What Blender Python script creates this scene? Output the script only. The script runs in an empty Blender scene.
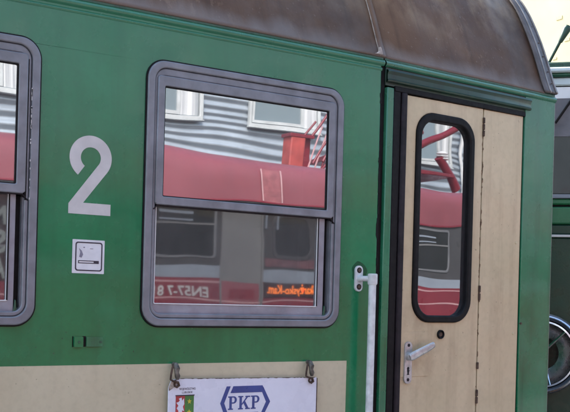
import bpy, bmesh, math, random
from math import sin, cos, pi, radians, tan, sqrt, atan2
from mathutils import Vector, Matrix
random.seed(7)
S = bpy.context.scene
COL = S.collection
R = radians

# ------------------------------------------------------------------ materials
class NT:
    def __init__(s, name):
        s.m = bpy.data.materials.new(name); s.m.use_nodes = True
        s.t = s.m.node_tree; s.t.nodes.clear()
        s.out = s.n('ShaderNodeOutputMaterial')
        s.tc = s.n('ShaderNodeTexCoord')
    def n(s, typ, **kw):
        o = s.t.nodes.new(typ)
        for k, v in kw.items(): setattr(o, k, v)
        return o
    def l(s, a, b): s.t.links.new(a, b)
    def map(s, scale):
        mp = s.n('ShaderNodeMapping'); mp.inputs['Scale'].default_value = scale
        s.l(s.tc.outputs['Object'], mp.inputs['Vector']); return mp.outputs['Vector']
    def noise(s, scale=(1, 1, 1), k=1.0, detail=4, rough=.55):
        o = s.n('ShaderNodeTexNoise'); o.inputs['Scale'].default_value = k
        o.inputs['Detail'].default_value = detail; o.inputs['Roughness'].default_value = rough
        s.l(s.map(scale), o.inputs['Vector']); return o.outputs['Fac']
    def ramp(s, src, a, b, va=0., vb=1.):
        o = s.n('ShaderNodeMapRange'); o.clamp = True
        for i, v in zip(('From Min', 'From Max', 'To Min', 'To Max'), (a, b, va, vb)): o.inputs[i].default_value = v
        s.l(src, o.inputs['Value']); return o.outputs['Result']
    def mul(s, a, b, op='MULTIPLY'):
        o = s.n('ShaderNodeMath', operation=op)
        for i, v in enumerate((a, b)):
            if isinstance(v, (int, float)): o.inputs[i].default_value = v
            else: s.l(v, o.inputs[i])
        return o.outputs[0]
    def mix(s, f, a, b):
        o = s.n('ShaderNodeMix', data_type='RGBA')
        if isinstance(f, (int, float)): o.inputs[0].default_value = f
        else: s.l(f, o.inputs[0])
        for i, v in ((6, a), (7, b)):
            if isinstance(v, (tuple, list)): o.inputs[i].default_value = (*v, 1)
            else: s.l(v, o.inputs[i])
        return o.outputs[2]
    def sep(s):
        o = s.n('ShaderNodeSeparateXYZ'); s.l(s.tc.outputs['Object'], o.inputs[0]); return o.outputs
    def bump(s, h, strength, dist, prev=None):
        o = s.n('ShaderNodeBump'); o.inputs['Strength'].default_value = strength; o.inputs['Distance'].default_value = dist
        s.l(h, o.inputs['Height'])
        if prev is not None: s.l(prev, o.inputs['Normal'])
        return o.outputs['Normal']
    def bsdf(s, col, rough=.5, metal=0., nrm=None, spec=.5, coat=0., emis=None, es=0.):
        o = s.n('ShaderNodeBsdfPrincipled')
        if isinstance(col, (tuple, list)): o.inputs['Base Color'].default_value = (*col, 1)
        else: s.l(col, o.inputs['Base Color'])
        if isinstance(rough, (int, float)): o.inputs['Roughness'].default_value = rough
        else: s.l(rough, o.inputs['Roughness'])
        o.inputs['Metallic'].default_value = metal
        o.inputs['Specular IOR Level'].default_value = spec
        o.inputs['Coat Weight'].default_value = coat; o.inputs['Coat Roughness'].default_value = .07
        if emis: o.inputs['Emission Color'].default_value = (*emis, 1); o.inputs['Emission Strength'].default_value = es
        if nrm is not None: s.l(nrm, o.inputs['Normal'])
        s.l(o.outputs[0], s.out.inputs['Surface']); return o

def simple(name, col, rough=.5, metal=0., var=.25, k=9., bumpd=.0015, spec=.5, grain=90.):
    """plain paint or metal with blotchy tone, uneven gloss and a fine surface grain"""
    t = NT(name)
    nz = t.noise((1, 1, 1), k, 6)
    f = t.ramp(nz, .35, .68)
    c = t.mix(f, tuple(v * (1 - var) for v in col), tuple(min(1, v * (1 + var * .6)) for v in col))
    r = t.ramp(t.noise((1, 1, 1), k * 2.1, 4), .3, .7, max(.03, rough - .1), min(1, rough + .12))
    b = t.bump(t.noise((1, 1, 1), grain, 3), .35, bumpd)
    t.bsdf(c, r, metal, b, spec)
    return t.m

def carriage_paint(name, base, alt, dark, coat=.35, rough=.33, streak=.35, chips=.0, top=None, grime=None):
    t = NT(name)
    big = t.ramp(t.noise((1, 1, 1), 2.1, 5), .38, .66)
    c = t.mix(big, base, alt)
    st = t.ramp(t.noise((14, 1, .7), 1.0, 5, .6), .5, .78)
    c = t.mix(t.mul(st, streak), c, dark)
    mott = t.ramp(t.noise((1, 1, 1), 38., 4), .45, .75)
    c = t.mix(t.mul(mott, .22), c, tuple(v * .6 for v in base))
    cl = t.ramp(t.noise((1.6, 1, .8), 3.4, 6, .62), .52, .72)
    c = t.mix(t.mul(cl, .38), c, dark)
    # grime: hard little spots
    sp = t.ramp(t.noise((1, 1, .8), 75., 2), .735, .765)
    c = t.mix(t.mul(sp, .55), c, (.03, .028, .022))
    if top:   # pale building's reflection painted in as greyer green towards the gutter, ragged edge
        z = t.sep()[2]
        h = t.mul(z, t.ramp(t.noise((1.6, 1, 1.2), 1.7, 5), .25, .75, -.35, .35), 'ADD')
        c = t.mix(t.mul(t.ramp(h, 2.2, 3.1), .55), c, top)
    if grime:
        vd = t.n('ShaderNodeVectorMath', operation='DISTANCE'); t.l(t.tc.outputs['Object'], vd.inputs[0]); vd.inputs[1].default_value = grime
        g = t.mul(t.ramp(vd.outputs['Value'], .05, .30, 1, 0), t.ramp(t.noise((1, 1, 1), 14., 6, .65), .4, .68))
        c = t.mix(t.mul(g, .5), c, dark)
    r = t.ramp(t.noise((1, 1, 1), 6., 5), .3, .7, rough - .08, rough + .16)
    b = t.bump(t.noise((1, 1, .7), 2.6, 2), .5, .009)
    b = t.bump(t.noise((1, 1, 1), 160., 2), .2, .0005, b)
    t.bsdf(c, r, 0., b, .5, coat)
    return t.m

def glass(name, refl, tint, dust, wav=.0035, rough=.012, k=2.2, dcol=(.22, .205, .20)):
    t = NT(name)
    b = t.bump(t.noise((1, 1, 1.6), k, 1), 1.0, wav)
    gl = t.n('ShaderNodeBsdfGlossy'); gl.inputs['Roughness'].default_value = rough; gl.inputs['Color'].default_value = (.93, .95, 1, 1)
    t.l(b, gl.inputs['Normal'])
    tr = t.n('ShaderNodeBsdfTransparent'); tr.inputs['Color'].default_value = (*tint, 1)
    lw = t.n('ShaderNodeLayerWeight'); lw.inputs['Blend'].default_value = .35
    f = t.mul(t.ramp(lw.outputs['Fresnel'], 0, 1, refl, 1.0), 1.0)
    m1 = t.n('ShaderNodeMixShader'); t.l(f, m1.inputs[0]); t.l(tr.outputs[0], m1.inputs[1]); t.l(gl.outputs[0], m1.inputs[2])
    di = t.n('ShaderNodeBsdfDiffuse'); di.inputs['Color'].default_value = (*dcol, 1)
    df = t.mul(t.ramp(t.noise((1, 1, .5), 5., 6, .65), .3, .75, .45, 1.3), dust)
    m2 = t.n('ShaderNodeMixShader'); t.l(df, m2.inputs[0]); t.l(m1.outputs[0], m2.inputs[1]); t.l(di.outputs[0], m2.inputs[2])
    t.l(m2.outputs[0], t.out.inputs['Surface'])
    return t.m

M = {}
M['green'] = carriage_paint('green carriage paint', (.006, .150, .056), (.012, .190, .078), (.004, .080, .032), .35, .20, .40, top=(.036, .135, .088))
M['green_worn_reflection'] = carriage_paint('worn green paint with painted reflection', (.008, .150, .062), (.035, .190, .100), (.004, .050, .024), .35, .22, .85, top=(.050, .150, .100))
M['green_dark'] = carriage_paint('dark blotched gutter paint', (.009, .070, .038), (.020, .110, .062), (.004, .016, .010), .3, .28, .9)
M['cream'] = carriage_paint('cream band paint', (.49, .435, .30), (.54, .485, .345), (.38, .325, .22), .12, .42, .22)
M['cream_door'] = carriage_paint('cream door paint', (.50, .405, .255), (.58, .465, .305), (.30, .21, .13), .2, .36, .5, grime=(.2, 0., 1.86))
M['alu'] = simple('mauve grey anodised window frame', (.198, .205, .232), .42, .25, .22, 12, .0008)
M['alu_light'] = simple('pale aluminium lower sash', (.28, .29, .335), .40, .3, .2, 12, .0008)
M['rubber'] = simple('black rubber seal', (.0055, .005, .006), .55, 0, .4, 25, spec=.2)
M['rubber_plum'] = simple('weathered plum black rubber', (.016, .011, .015), .6, 0, .5, 20, spec=.25)
M['glass_up'] = glass('reflective upper pane', .40, (.42, .44, .45), .12, .0021, .011, 1.45, (.34, .34, .36))
M['glass_lo'] = glass('dusty lower pane', .20, (.42, .43, .44), .34, .0006, .024, 3.0, (.17, .165, .165))
M['glass_door'] = glass('door pane', .33, (.35, .37, .38), .09, .0009, .012, 2.4, (.25, .25, .27))
M['white'] = simple('white enamel paint', (.66, .66, .67), .35, 0, .08, 8)
M['sticker'] = simple('white vinyl sticker', (.64, .64, .68), .35, 0, .10, 20)
M['ink'] = simple('black sticker ink', (.035, .03, .05), .45)
M['marking'] = simple('pale grey marking paint', (.52, .50, .50), .42, 0, .1, 16)
M['board'] = simple('white enamel board', (.66, .67, .76), .3, 0, .06, 7)
M['blue'] = simple('blue enamel', (.035, .065, .24), .35, 0, .15)
M['red_enamel'] = simple('red enamel', (.42, .045, .05), .35)
M['leaf_enamel'] = simple('green enamel', (.06, .21, .045), .35)
M['yellow_enamel'] = simple('yellow enamel', (.62, .52, .06), .35)
M['steel'] = simple('cast steel handle', (.50, .50, .50), .36, .45, .3, 30)
M['rail_paint'] = simple('pale blue grey rail paint', (.62, .64, .66), .35, 0, .22, 26)
M['rust'] = simple('rusty steel', (.085, .05, .035), .75, .2, .6, 40, .002)
M['hookm'] = simple('dirty steel hook', (.17, .15, .13), .55, .5, .6, 40, .002)
M['inside'] = simple('dim laminate interior', (.16, .15, .14), .6, 0, .2, 3)
M['seat'] = simple('brown seat moquette', (.09, .05, .035), .9, 0, .3, 12)
M['curtain'] = simple('grey compartment curtain', (.28, .27, .26), .9, 0, .2, 7)

def roof_mat():
    t = NT('weathered brown roof')
    c = t.mix(t.ramp(t.noise((1, 1, 1), 3.2, 6), .35, .68), (.078, .043, .027), (.135, .080, .050))
    x, y, z = t.sep()
    pale = t.ramp(t.noise((5, 3, 3), 1.5, 6, .6), .44, .74)
    up = t.ramp(t.mul(z, t.ramp(t.noise((1, 1, 1), 2.3, 4), .2, .8, -.16, .16), 'ADD'), 3.33, 3.60)
    c = t.mix(t.mul(t.mul(pale, up), .75), c, (.34, .25, .16))  # tan weathering towards the crown, brightened to paint in dappled glare
    st = t.ramp(t.noise((20, 1.2, 1.2), 1.1, 5), .52, .75)
    c = t.mix(t.mul(st, .4), c, (.030, .020, .016))
    sp = t.ramp(t.noise((1, 1, 1), 60., 3), .66, .72)
    c = t.mix(t.mul(sp, .5), c, (.20, .15, .12))
    fl = t.mul(t.ramp(t.noise((1.5, 1, 1), 17., 6, .62), .575, .60), t.ramp(t.noise((1, 1, 1), 2.2, 3), .48, .6))
    c = t.mix(t.mul(fl, .5), c, (.19, .125, .085))
    dust = t.ramp(t.mul(z, t.ramp(t.noise((3, 1, 1), 2., 5), .2, .8, -.05, .05), 'ADD'), 3.27, 3.20)
    c = t.mix(t.mul(dust, .6), c, (.20, .175, .165))
    r = t.ramp(t.noise((1, 1, 1), 9., 4), .3, .7, .36, .62)
    b = t.bump(t.noise((1, 1, 1), 3., 3), .5, .008)
    b = t.bump(t.noise((1, 1, 1), 120., 3), .4, .0015, b)
    t.bsdf(c, r, 0., b, .16); return t.m
M['roof'] = roof_mat()
M['roof_trim'] = simple('grey lavender roof end trim', (.098, .082, .080), .42, .1, .35, 14)
M['roof_edge'] = simple('pale worn metal edge', (.26, .235, .225), .4, .3, .3, 25)

# ------------------------------------------------------------------ mesh helpers
def link(name, bm, mat, parent=None, smooth=40, bevel=0., seg=2, loc=None, rot=None):
    bmesh.ops.recalc_face_normals(bm, faces=bm.faces[:])
    me = bpy.data.meshes.new(name); bm.to_mesh(me); bm.free()
    o = bpy.data.objects.new(name, me); COL.objects.link(o)
    if mat: me.materials.append(mat)
    if parent: o.parent = parent
    if loc: o.location = loc
    if rot: o.rotation_euler = rot
    if bevel:
        b = o.modifiers.new('bevel', 'BEVEL'); b.width = bevel; b.segments = seg; b.limit_method = 'ANGLE'; b.angle_limit = R(50)
    if smooth:
        me.shade_smooth()
        me.set_sharp_from_angle(angle=R(smooth))
    return o

def rr(x0, z0, x1, z1, r=.0, n=7):
    if r <= 0: return [(x0, z0), (x1, z0), (x1, z1), (x0, z1)]
    p = []
    for cx, cz, a in ((x1 - r, z0 + r, -90), (x1 - r, z1 - r, 0), (x0 + r, z1 - r, 90), (x0 + r, z0 + r, 180)):
        for i in range(n + 1):
            t = R(a + 90 * i / n); p.append((cx + r * cos(t), cz + r * sin(t)))
    return p

def circ(cx, cz, r, n=20, rz=None):
    return [(cx + r * cos(2 * pi * i / n), cz + (rz or r) * sin(2 * pi * i / n)) for i in range(n)]

def plate(loops, y0, y1, bm=None):
    """flat sheet in the XZ plane from outline + holes, thickness y0..y1"""
    bm = bm or bmesh.new()
    es = []
    for lp in loops:
        vs = [bm.verts.new((x, y0, z)) for x, z in lp]
        es += [bm.edges.new((vs[i], vs[(i + 1) % len(vs)])) for i in range(len(vs))]
    g = bmesh.ops.triangle_fill(bm, edges=es, use_beauty=True)
    fs = [f for f in g['geom'] if isinstance(f, bmesh.types.BMFace)]
    ex = bmesh.ops.extrude_face_region(bm, geom=fs, use_keep_orig=True)
    vs = [v for v in ex['geom'] if isinstance(v, bmesh.types.BMVert)]
    bmesh.ops.translate(bm, verts=vs, vec=(0, y1 - y0, 0))
    return bm

def box(x0, y0, z0, x1, y1, z1, bm=None):
    bm = bm or bmesh.new()
    g = bmesh.ops.create_cube(bm, size=1)
    for v in g['verts']:
        v.co = Vector(((x0 + x1) / 2 + v.co.x * (x1 - x0), (y0 + y1) / 2 + v.co.y * (y1 - y0), (z0 + z1) / 2 + v.co.z * (z1 - z0)))
    return bm

def tube(pts, rad, bm=None, n=12, cap=True):
    bm = bm or bmesh.new()
    pts = [Vector(p) for p in pts]; rings = []
    for i, p in enumerate(pts):
        d = (pts[min(i + 1, len(pts) - 1)] - pts[max(i - 1, 0)]).normalized()
        a = d.orthogonal().normalized() if i == 0 else (pa - d * pa.dot(d)).normalized()
        pa = a; b = d.cross(a)
        r = rad[i] if isinstance(rad, (list, tuple)) else rad
        rings.append([bm.verts.new(p + (a * cos(2 * pi * k / n) + b * sin(2 * pi * k / n)) * r) for k in range(n)])
    for q, w in zip(rings, rings[1:]):
        for k in range(n): bm.faces.new((q[k], q[(k + 1) % n], w[(k + 1) % n], w[k]))
    if cap: bm.faces.new(rings[0][::-1]); bm.faces.new(rings[-1])
    return bm

def lathe(prof, bm=None, n=40):
    """profile (radius, height along -y) revolved round the y axis at the origin"""
    bm = bm or bmesh.new(); rings = []
    for r, h in prof:
        rings.append([bm.verts.new((r * cos(2 * pi * k / n), -h, r * sin(2 * pi * k / n))) for k in range(n)] if r > 1e-6 else [bm.verts.new((0, -h, 0))])
    for q, w in zip(rings, rings[1:]):
        for k in range(n):
            k2 = (k + 1) % n
            if len(q) == 1: bm.faces.new((q[0], w[k2], w[k]))
            elif len(w) == 1: bm.faces.new((q[k], q[k2], w[0]))
            else: bm.faces.new((q[k], q[k2], w[k2], w[k]))
    return bm

def loft(sections, bm=None, close=False):
    bm = bm or bmesh.new()
    rs = [[bm.verts.new(p) for p in s] for s in sections]
    for q, w in zip(rs, rs[1:]):
        m = len(q)
        for k in range(m if close else m - 1): bm.faces.new((q[k], q[(k + 1) % m], w[(k + 1) % m], w[k]))
    return bm

def text(name, s, size, mat, parent, loc, rot=(R(90), 0, 0), depth=.0015, width=None, space=1.0, align='LEFT', bold=0.):
    cu = bpy.data.curves.new(name, 'FONT'); cu.body = s; cu.size = size; cu.extrude = depth; cu.space_character = space
    cu.align_x = align; cu.offset = bold
    tmp = bpy.data.objects.new(name + '_source', cu); COL.objects.link(tmp)
    bpy.context.view_layer.update()
    dg = bpy.context.evaluated_depsgraph_get()
    me = bpy.data.meshes.new_from_object(tmp.evaluated_get(dg))
    bpy.data.objects.remove(tmp); bpy.data.curves.remove(cu)
    if width:
        xs = [v.co.x for v in me.vertices]; w = max(xs) - min(xs)
        for v in me.vertices: v.co.x *= width / w
    me.materials.clear(); me.materials.append(mat)
    o = bpy.data.objects.new(name, me); COL.objects.link(o)
    o.parent = parent; o.location = loc; o.rotation_euler = rot
    return o

def thing(name, label, cat, loc=(0, 0, 0), group=None):
    o = bpy.data.objects.new(name, None); COL.objects.link(o); o.location = loc
    o['label'] = label; o['category'] = cat
    if group: o['group'] = group
    o.empty_display_size = .3
    return o

def structure(o): o['kind'] = 'structure'; return o

# ================================================================== THE GREEN CARRIAGE
XS, ANG = 2.636, R(3.3)                 # the body tapers towards its end from here
car = thing('passenger_carriage', 'dark green and cream railway carriage with brown roof, large 2 and a cream end door', 'train carriage')
TK = dict(loc=(XS, 0, 0), rot=(0, 0, ANG))
def L(x): return (x - XS) / cos(ANG)    # distance along the tapered end section

WINS = [(.178, 1.090), (1.503, 2.415)]
holes = [rr(a + .012, 2.011, b - .012, 2.997, .062) for a, b in WINS]
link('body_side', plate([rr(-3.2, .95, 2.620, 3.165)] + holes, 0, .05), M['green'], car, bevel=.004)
link('cream_band', plate([rr(-3.2, 1.05, 2.470, 1.854)], -.0022, -.0002), M['cream'], car)
# dark seam where the end section is joined on, with ragged sealant
bm = box(2.622, .012, .95, 2.648, .05, 3.16)
link('joint_seam', bm, M['rubber'], car)
z = 1.2
while z < 3.1:
    h = random.uniform(.02, .12)
    if random.random() < .75:
        w = random.uniform(.004, .011); x = 2.622 - random.uniform(.0, .004)
        pts = []
        m = 7
        for i in range(m): pts.append((x - w * random.uniform(.2, 1), z + h * i / (m - 1)))
        link('peeled_sealant', plate([[(x + .004, z), *pts, (x + .004, z + h)]], -.0014, .006), M['rubber'], car, 0)
    z += h + random.uniform(.01, .09)

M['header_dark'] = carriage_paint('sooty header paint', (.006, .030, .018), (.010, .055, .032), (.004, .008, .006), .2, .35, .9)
# end section: narrow post, header, corner post
link('door_post', plate([rr(L(2.652), .95, L(2.692), 3.062)], -.006, .04), M['green_worn_reflection'], car, bevel=.004, **TK)
link('door_header_panel', plate([rr(L(2.648), 3.070, L(3.606), 3.160)], .004, .04), M['header_dark'], car, bevel=.002, **TK)
# drip rail over the door, slightly bowed section
sec = []
for X, w in ((2.650, .6), (2.662, 1), (3.20, 1), (3.598, 1), (3.608, .6)):
    x = L(X); sec.append([(x, .002, 3.142), (x, -.016 * w, 3.139), (x, -.020 * w, 3.130), (x, -.011 * w, 3.118), (x, -.012 * w, 3.098), (x, -.018 * w, 3.092), (x, -.014 * w, 3.086), (x, .004, 3.084)])
link('drip_rail', loft(sec), M['header_dark'], car, 30, **TK)
link('header_seal', plate([rr(L(2.700), 3.050, L(3.575), 3.074)], -.003, .03), M['rubber'], car, bevel=.003, **TK)
link('corner_post', plate([rr(L(3.574), .95, L(3.800), 3.165)], 0, .05), M['green_worn_reflection'], car, bevel=.012, seg=3, **TK)
0 and link('corner_header', plate([rr(L(3.610), 3.06, L(3.799), 3.164)], -.004, 0), M['green_worn_reflection'], car, bevel=.004, **TK)
link('corner_edge', tube([(L(3.8035), .008, .95), (L(3.8035), .008, 3.18)], .0045), M['roof_edge'], car, **TK)  # pale strip, part edge wear, part painted sky highlight along the corner
link('sill_panel', plate([rr(L(2.652), .95, L(3.60), 1.16)], .003, .05), M['green_worn_reflection'], car, **TK)
# two dark rubber strips at the hinge side
link('door_gasket', plate([rr(L(2.696), 1.16, L(2.741), 3.062)], .000, .04), M['rubber'], car, bevel=.006, **TK)
link('door_gasket', plate([rr(L(2.744), 1.16, L(2.776), 3.052)], -.007, .04), M['rubber_plum'], car, bevel=.007, **TK)
# end wall, floor, far side and underframe so the body is closed
bm = box(3.785, .10, .95, 3.806, 2.75, 3.3)
link('end_wall', bm, M['green_worn_reflection'], car)
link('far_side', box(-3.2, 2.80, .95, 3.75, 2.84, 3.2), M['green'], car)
link('underframe', box(-3.2, .16, .72, 3.7, 2.7, .94), M['rubber_plum'], car)
# buffers on the end wall
for yy in (.55, 2.25):
    bm = lathe([(0, 0), (.09, 0), (.09, .28), (.07, .30), (.07, .44), (.22, .45), (.22, .48), (0, .50)], n=28)
    bmesh.ops.rotate(bm, verts=bm.verts[:], cent=(0, 0, 0), matrix=Matrix.Rotation(R(90), 3, 'Z'))
    link('buffer', bm, M['rust'], car, loc=(3.8, yy, 1.05))

# gutter: rolled mouldings running along the eaves and round the taper
def eave(prof, X0, X1, name, mat):
    secs = []
    xs = [X0] + ([XS] if X0 < XS < X1 else []) + [X1]
    for X in xs:
        dy = max(0, X - XS) * tan(ANG)
        secs.append([(X, dy + y, z) for y, z in prof])
    return link(name, loft(secs), mat, car, 35)
def halfround(z0, z1, out, n=6): return [(.004, z0)] + [(-out * sin(pi * i / n), z0 + (z1 - z0) * i / n) for i in range(n + 1)] + [(.004, z1)]
for X0, X1, m in ((-3.2, 2.632, 'green'), (2.640, 3.802, 'green_worn_reflection')):
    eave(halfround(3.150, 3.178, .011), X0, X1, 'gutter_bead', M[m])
    eave([(.02, 3.163), (.004, 3.180), (.004, 3.196), (.02, 3.200)], X0, X1, 'gutter_channel', M['green_dark'])
eave(halfround(3.128, 3.143, .004), -3.2, 2.622, 'gutter_strip', M['green'])

# roof
PROF = [(-.004, 3.192), (.022, 3.245), (.048, 3.310), (.083, 3.395), (.118, 3.472), (.168, 3.567), (.225, 3.660), (.300, 3.752), (.42, 3.86), (.60, 3.955), (.85, 4.03), (1.15, 4.07), (1.42, 4.08)]
def smoothp(p, k=3):
    out = []
    for i in range(len(p) - 1):
        p0, p1, p2, p3 = p[max(i - 1, 0)], p[i], p[i + 1], p[min(i + 2, len(p) - 1)]
        for j in range(k):
            t = j / k
            out.append(tuple(.5 * (2 * b + (c - a) * t + (2 * a - 5 * b + 4 * c - d) * t * t + (3 * b - a - 3 * c + d) * t ** 3) for a, b, c, d in zip(p0, p1, p2, p3)))
    return out + [p[-1]]
PROF = smoothp(PROF)
FULL = PROF + [(2.84 - y, z) for y, z in PROF[-2::-1]]
def roof_strip(X0, X1, out, name, mat, nx=2, full=True):
    secs = []
    for i in range(nx + 1):
        X = X0 + (X1 - X0) * i / nx
        dy = max(0, X - XS) * tan(ANG)
        s = []
        for j, (y, z) in enumerate(FULL):
            a, b = FULL[max(j - 1, 0)], FULL[min(j + 1, len(FULL) - 1)]
            d = Vector((b[0] - a[0], b[1] - a[1])).normalized(); nn = Vector((-d.y, d.x))
            k = 1 - min(1, abs(y) / 1.42) if y < 1.42 else -(1 - min(1, abs(2.84 - y) / 1.42))
            s.append((X, y + nn.x * out + dy * k, z + nn.y * out))
        secs.append(s)
    bm = loft(secs)
    o = link(name, bm, mat, car, 60)
    sm = o.modifiers.new('sheet', 'SOLIDIFY'); sm.thickness = .012; sm.offset = -1
    return o
roof_strip(-3.2, 2.618, .0, 'roof', M['roof'], 6)
roof_strip(2.634, 3.72, -.003, 'roof', M['roof'], 4)
roof_strip(2.610, 2.642, .0015, 'roof_seam', M['roof'], 1)
roof_strip(2.606, 2.6095, .0035, 'seam_bead', simple('chalky seam sealant', (.27, .22, .18), .7, 0, .4, 30), 1)
roof_strip(3.714, 3.800, .008, 'roof_end_trim', M['roof_trim'], 3)
roof_strip(3.752, 3.758, .012, 'trim_bead', M['roof_edge'], 1)
roof_strip(3.7995, 3.8065, .0115, 'trim_lip', M['roof_edge'], 1)
# rivets along the end trim
for j in range(3, len(FULL) // 2, 3):
    y, z = FULL[j]; bm = bmesh.new()
    bmesh.ops.create_uvsphere(bm, u_segments=8, v_segments=6, radius=.0045, matrix=Matrix.Translation((3.779, y + .062 - .010, z + .004)))
    link('trim_rivet', bm, M['roof_trim'], car)
# little whitish lump of old filler where the seam meets the gutter
bm = plate([[(2.575, 3.197), (2.622, 3.197), (2.617, 3.212), (2.610, 3.228), (2.606, 3.232), (2.603, 3.212), (2.592, 3.203)]], -.008, .01)
link('seam_filler', bm, simple('chalky filler', (.42, .37, .34), .8, 0, .3, 30), car, 0, bevel=.003)

# ------------------------------------------------------------------ windows
def window(x0, x1, gx=.806):
    """frame is the part; sashes, panes, gasket are its sub-parts. Built once, copied for the next."""
    w = link('window', plate([rr(0, 0, .912, 1.010, .072, 10), rr(.030, .030, .882, .984, .05, 10)], -.014, .045), M['alu'], car, bevel=.005, seg=3, loc=(x0, 0, 1.999))
    W = x1 - x0
    def sub(name, loops, a, b, mat, bev=.003): return link(name, plate(loops, a, b), mat, w, bevel=bev)
    sub('gasket', [rr(-.0055, -.0055, .9175, 1.0155, .077, 10), rr(.004, .004, .908, 1.006, .068, 10)], -.006, .01, M['rubber'], .0015)
    sub('liner', [rr(.031, .031, .881, .983, .049, 10), rr(.044, .030 + .018, .866, .954, .03, 8)], -.007, .03, M['alu'], .004)
    # upper (drop) sash, standing proud, its lower corners cut off
    us = [(.047, .462), (.858, .462), (.867, .470), (.867, .945), (.858, .953), (.049, .953), (.040, .945), (.040, .470)]
    sub('upper_sash', [us, rr(.070, .494, .834, .914, .006)], -.0165, .004, M['alu'], .004)
    sub('upper_seal', [rr(.066, .490, .838, .918, .006), rr(.0735, .4975, .829, .9095, .004)], -.012, -.002, M['rubber'], .001)
    sub('upper_pane', [rr(.0738, .498, .8288, .909)], -.0062, -.003, M['glass_up'], 0)
    sub('sash_gap', [rr(.8665, .44, .8725, .936)], -.0072, .02, M['rubber'], 0)
    # grab lip along the bottom of the upper sash with angled ends
    lip = [(.034, .444), (.052, .4635), (.858, .4635), (.880, .440), (.876, .438), (.856, .4585), (.054, .4585), (.040, .442)]
    sub('sash_lip', [lip], -.0100, .012, M['rubber_plum'], .002)
    # lower sash, deeper in
    sub('lower_sash', [rr(.034, .034, .842, .500, .012), rr(.056, .086, gx + .001, .470, .005)], .012, .036, M['alu_light'], .003)
    sub('lower_bead', [rr(.0535, .0835, gx + .0035, .471, .005), rr(.0575, .0875, gx - .002, .469, .004)], .008, .016, M['white'], .001)
    sub('lower_seal', [rr(gx - .001, .087, gx + .0055, .468)], .0075, .016, M['rubber'], .001)
    sub('lower_pane', [rr(.057, .087, gx, .469)], .017, .020, M['glass_lo'], 0)
    sub('slide_channel', [rr(.842, .036, .862, .455, .003)], .028, .044, M['rubber'], .001)
    sub('channel_lining', [rr(.8625, .036, .8825, .455, .003)], .004, .03, M['alu'], .001)
    sub('channel_dirt', [[(.836, .031), (.858, .031), (.853, .048), (.850, .085), (.846, .090), (.842, .05)]], .004, .011, M['green_dark'], .001)
    return w
w0 = window(*WINS[1])
w1 = window(*WINS[0], .816)
# chalk marks: runs of flaking paint down the left window's frame
for i in range(22):
    zz = random.uniform(2.43, 2.83); h = random.uniform(.004, .016)
    link('paint_flake', plate([rr(1.0585 + random.uniform(-.001, .001), zz, 1.0610, zz + h)], -.0146, -.012), M['marking'], car, 0)

# ------------------------------------------------------------------ interior seen through the panes
link('compartment_wall', box(-3.1, 1.90, 1.25, 3.6, 1.93, 3.3), M['inside'], car)
link('cabin_floor', box(-3.15, .06, 1.20, 3.7, 2.75, 1.245), M['inside'], car)
link('cabin_ceiling', box(-3.15, .20, 3.22, 3.7, 2.64, 3.25), M['inside'], car)
for X in (-1.0, 1.295, 2.50): link('compartment_divider', box(X - .02, .06, 1.25, X + .02, 1.89, 3.2), M['inside'], car)
for X, d in ((1.33, 1), (2.46, -1), (1.26, -1)):
    bm = box(min(X, X + .12 * d), .12, 1.65, max(X, X + .12 * d), 1.86, 2.45)
    box(min(X, X + .5 * d), .12, 1.55, max(X, X + .5 * d), 1.86, 1.70, bm)
    link('bench_seat', bm, M['seat'], car, bevel=.04, seg=3)
for x0, x1 in ((1.56, 1.64), (.24, .32), (2.30, 2.385)):
    pts = []
    n = 24
    bm = bmesh.new()
    a = [(x0 + (x1 - x0) * i / n, .14 + .012 * sin(i * 1.9)) for i in range(n + 1)]
    loft([[(x, y, 2.08) for x, y in a], [(x, y, 3.0) for x, y in a]], bm)
    link('curtain', bm, M['curtain'], car)

# ------------------------------------------------------------------ markings
cx, cz, ro, ri = 1.288, 2.612, .081, .0385
pts = [(cx + ro * cos(R(a)), cz + ro * sin(R(a))) for a in range(234, -41, -6)]
pts += [(1.2625, 2.4462), (1.369, 2.4462), (1.369, 2.4045), (1.2075, 2.4045), (1.2075, 2.441)]
pts += [(cx + ri * cos(R(a)), cz + ri * sin(R(a))) for a in range(-36, 235, 6)]
link('class_number', plate([pts], -.0016, .0005), M['marking'], car, 0)
# sticker: framed cigarette sign
stk = link('smoking_sign', plate([rr(1.227, 2.189, 1.350, 2.312, .002)], -.0016, .0005), M['sticker'], car)
bm = plate([rr(1.238, 2.198, 1.342, 2.304, .010), rr(1.2425, 2.2025, 1.3375, 2.2995, .007)], -.0024, -.0012)
link('sign_border', bm, M['ink'], stk, 0)
bm = plate([rr(1.2495, 2.2255, 1.329, 2.2365, .001), rr(1.2525, 2.2285, 1.3255, 2.2335)], -.0024, -.0012)
plate([rr(1.309, 2.2285, 1.327, 2.2335)], -.00235, -.0012, bm)
link('cigarette_drawing', bm, M['ink'], stk, 0)
bm = plate([[(1.253, 2.249), (1.262, 2.246), (1.268, 2.258), (1.262, 2.272), (1.252, 2.280), (1.257, 2.266)]], -.0024, -.0012)
plate([circ(1.271, 2.284, .0035, 9, .0022)], -.0024, -.0012, bm); plate([rr(1.294, 2.279, 1.306, 2.281)], -.0024, -.0012, bm)
link('smoke_drawing', bm, simple('faded sticker ink', (.20, .19, .25), .45), stk, 0)

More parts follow.
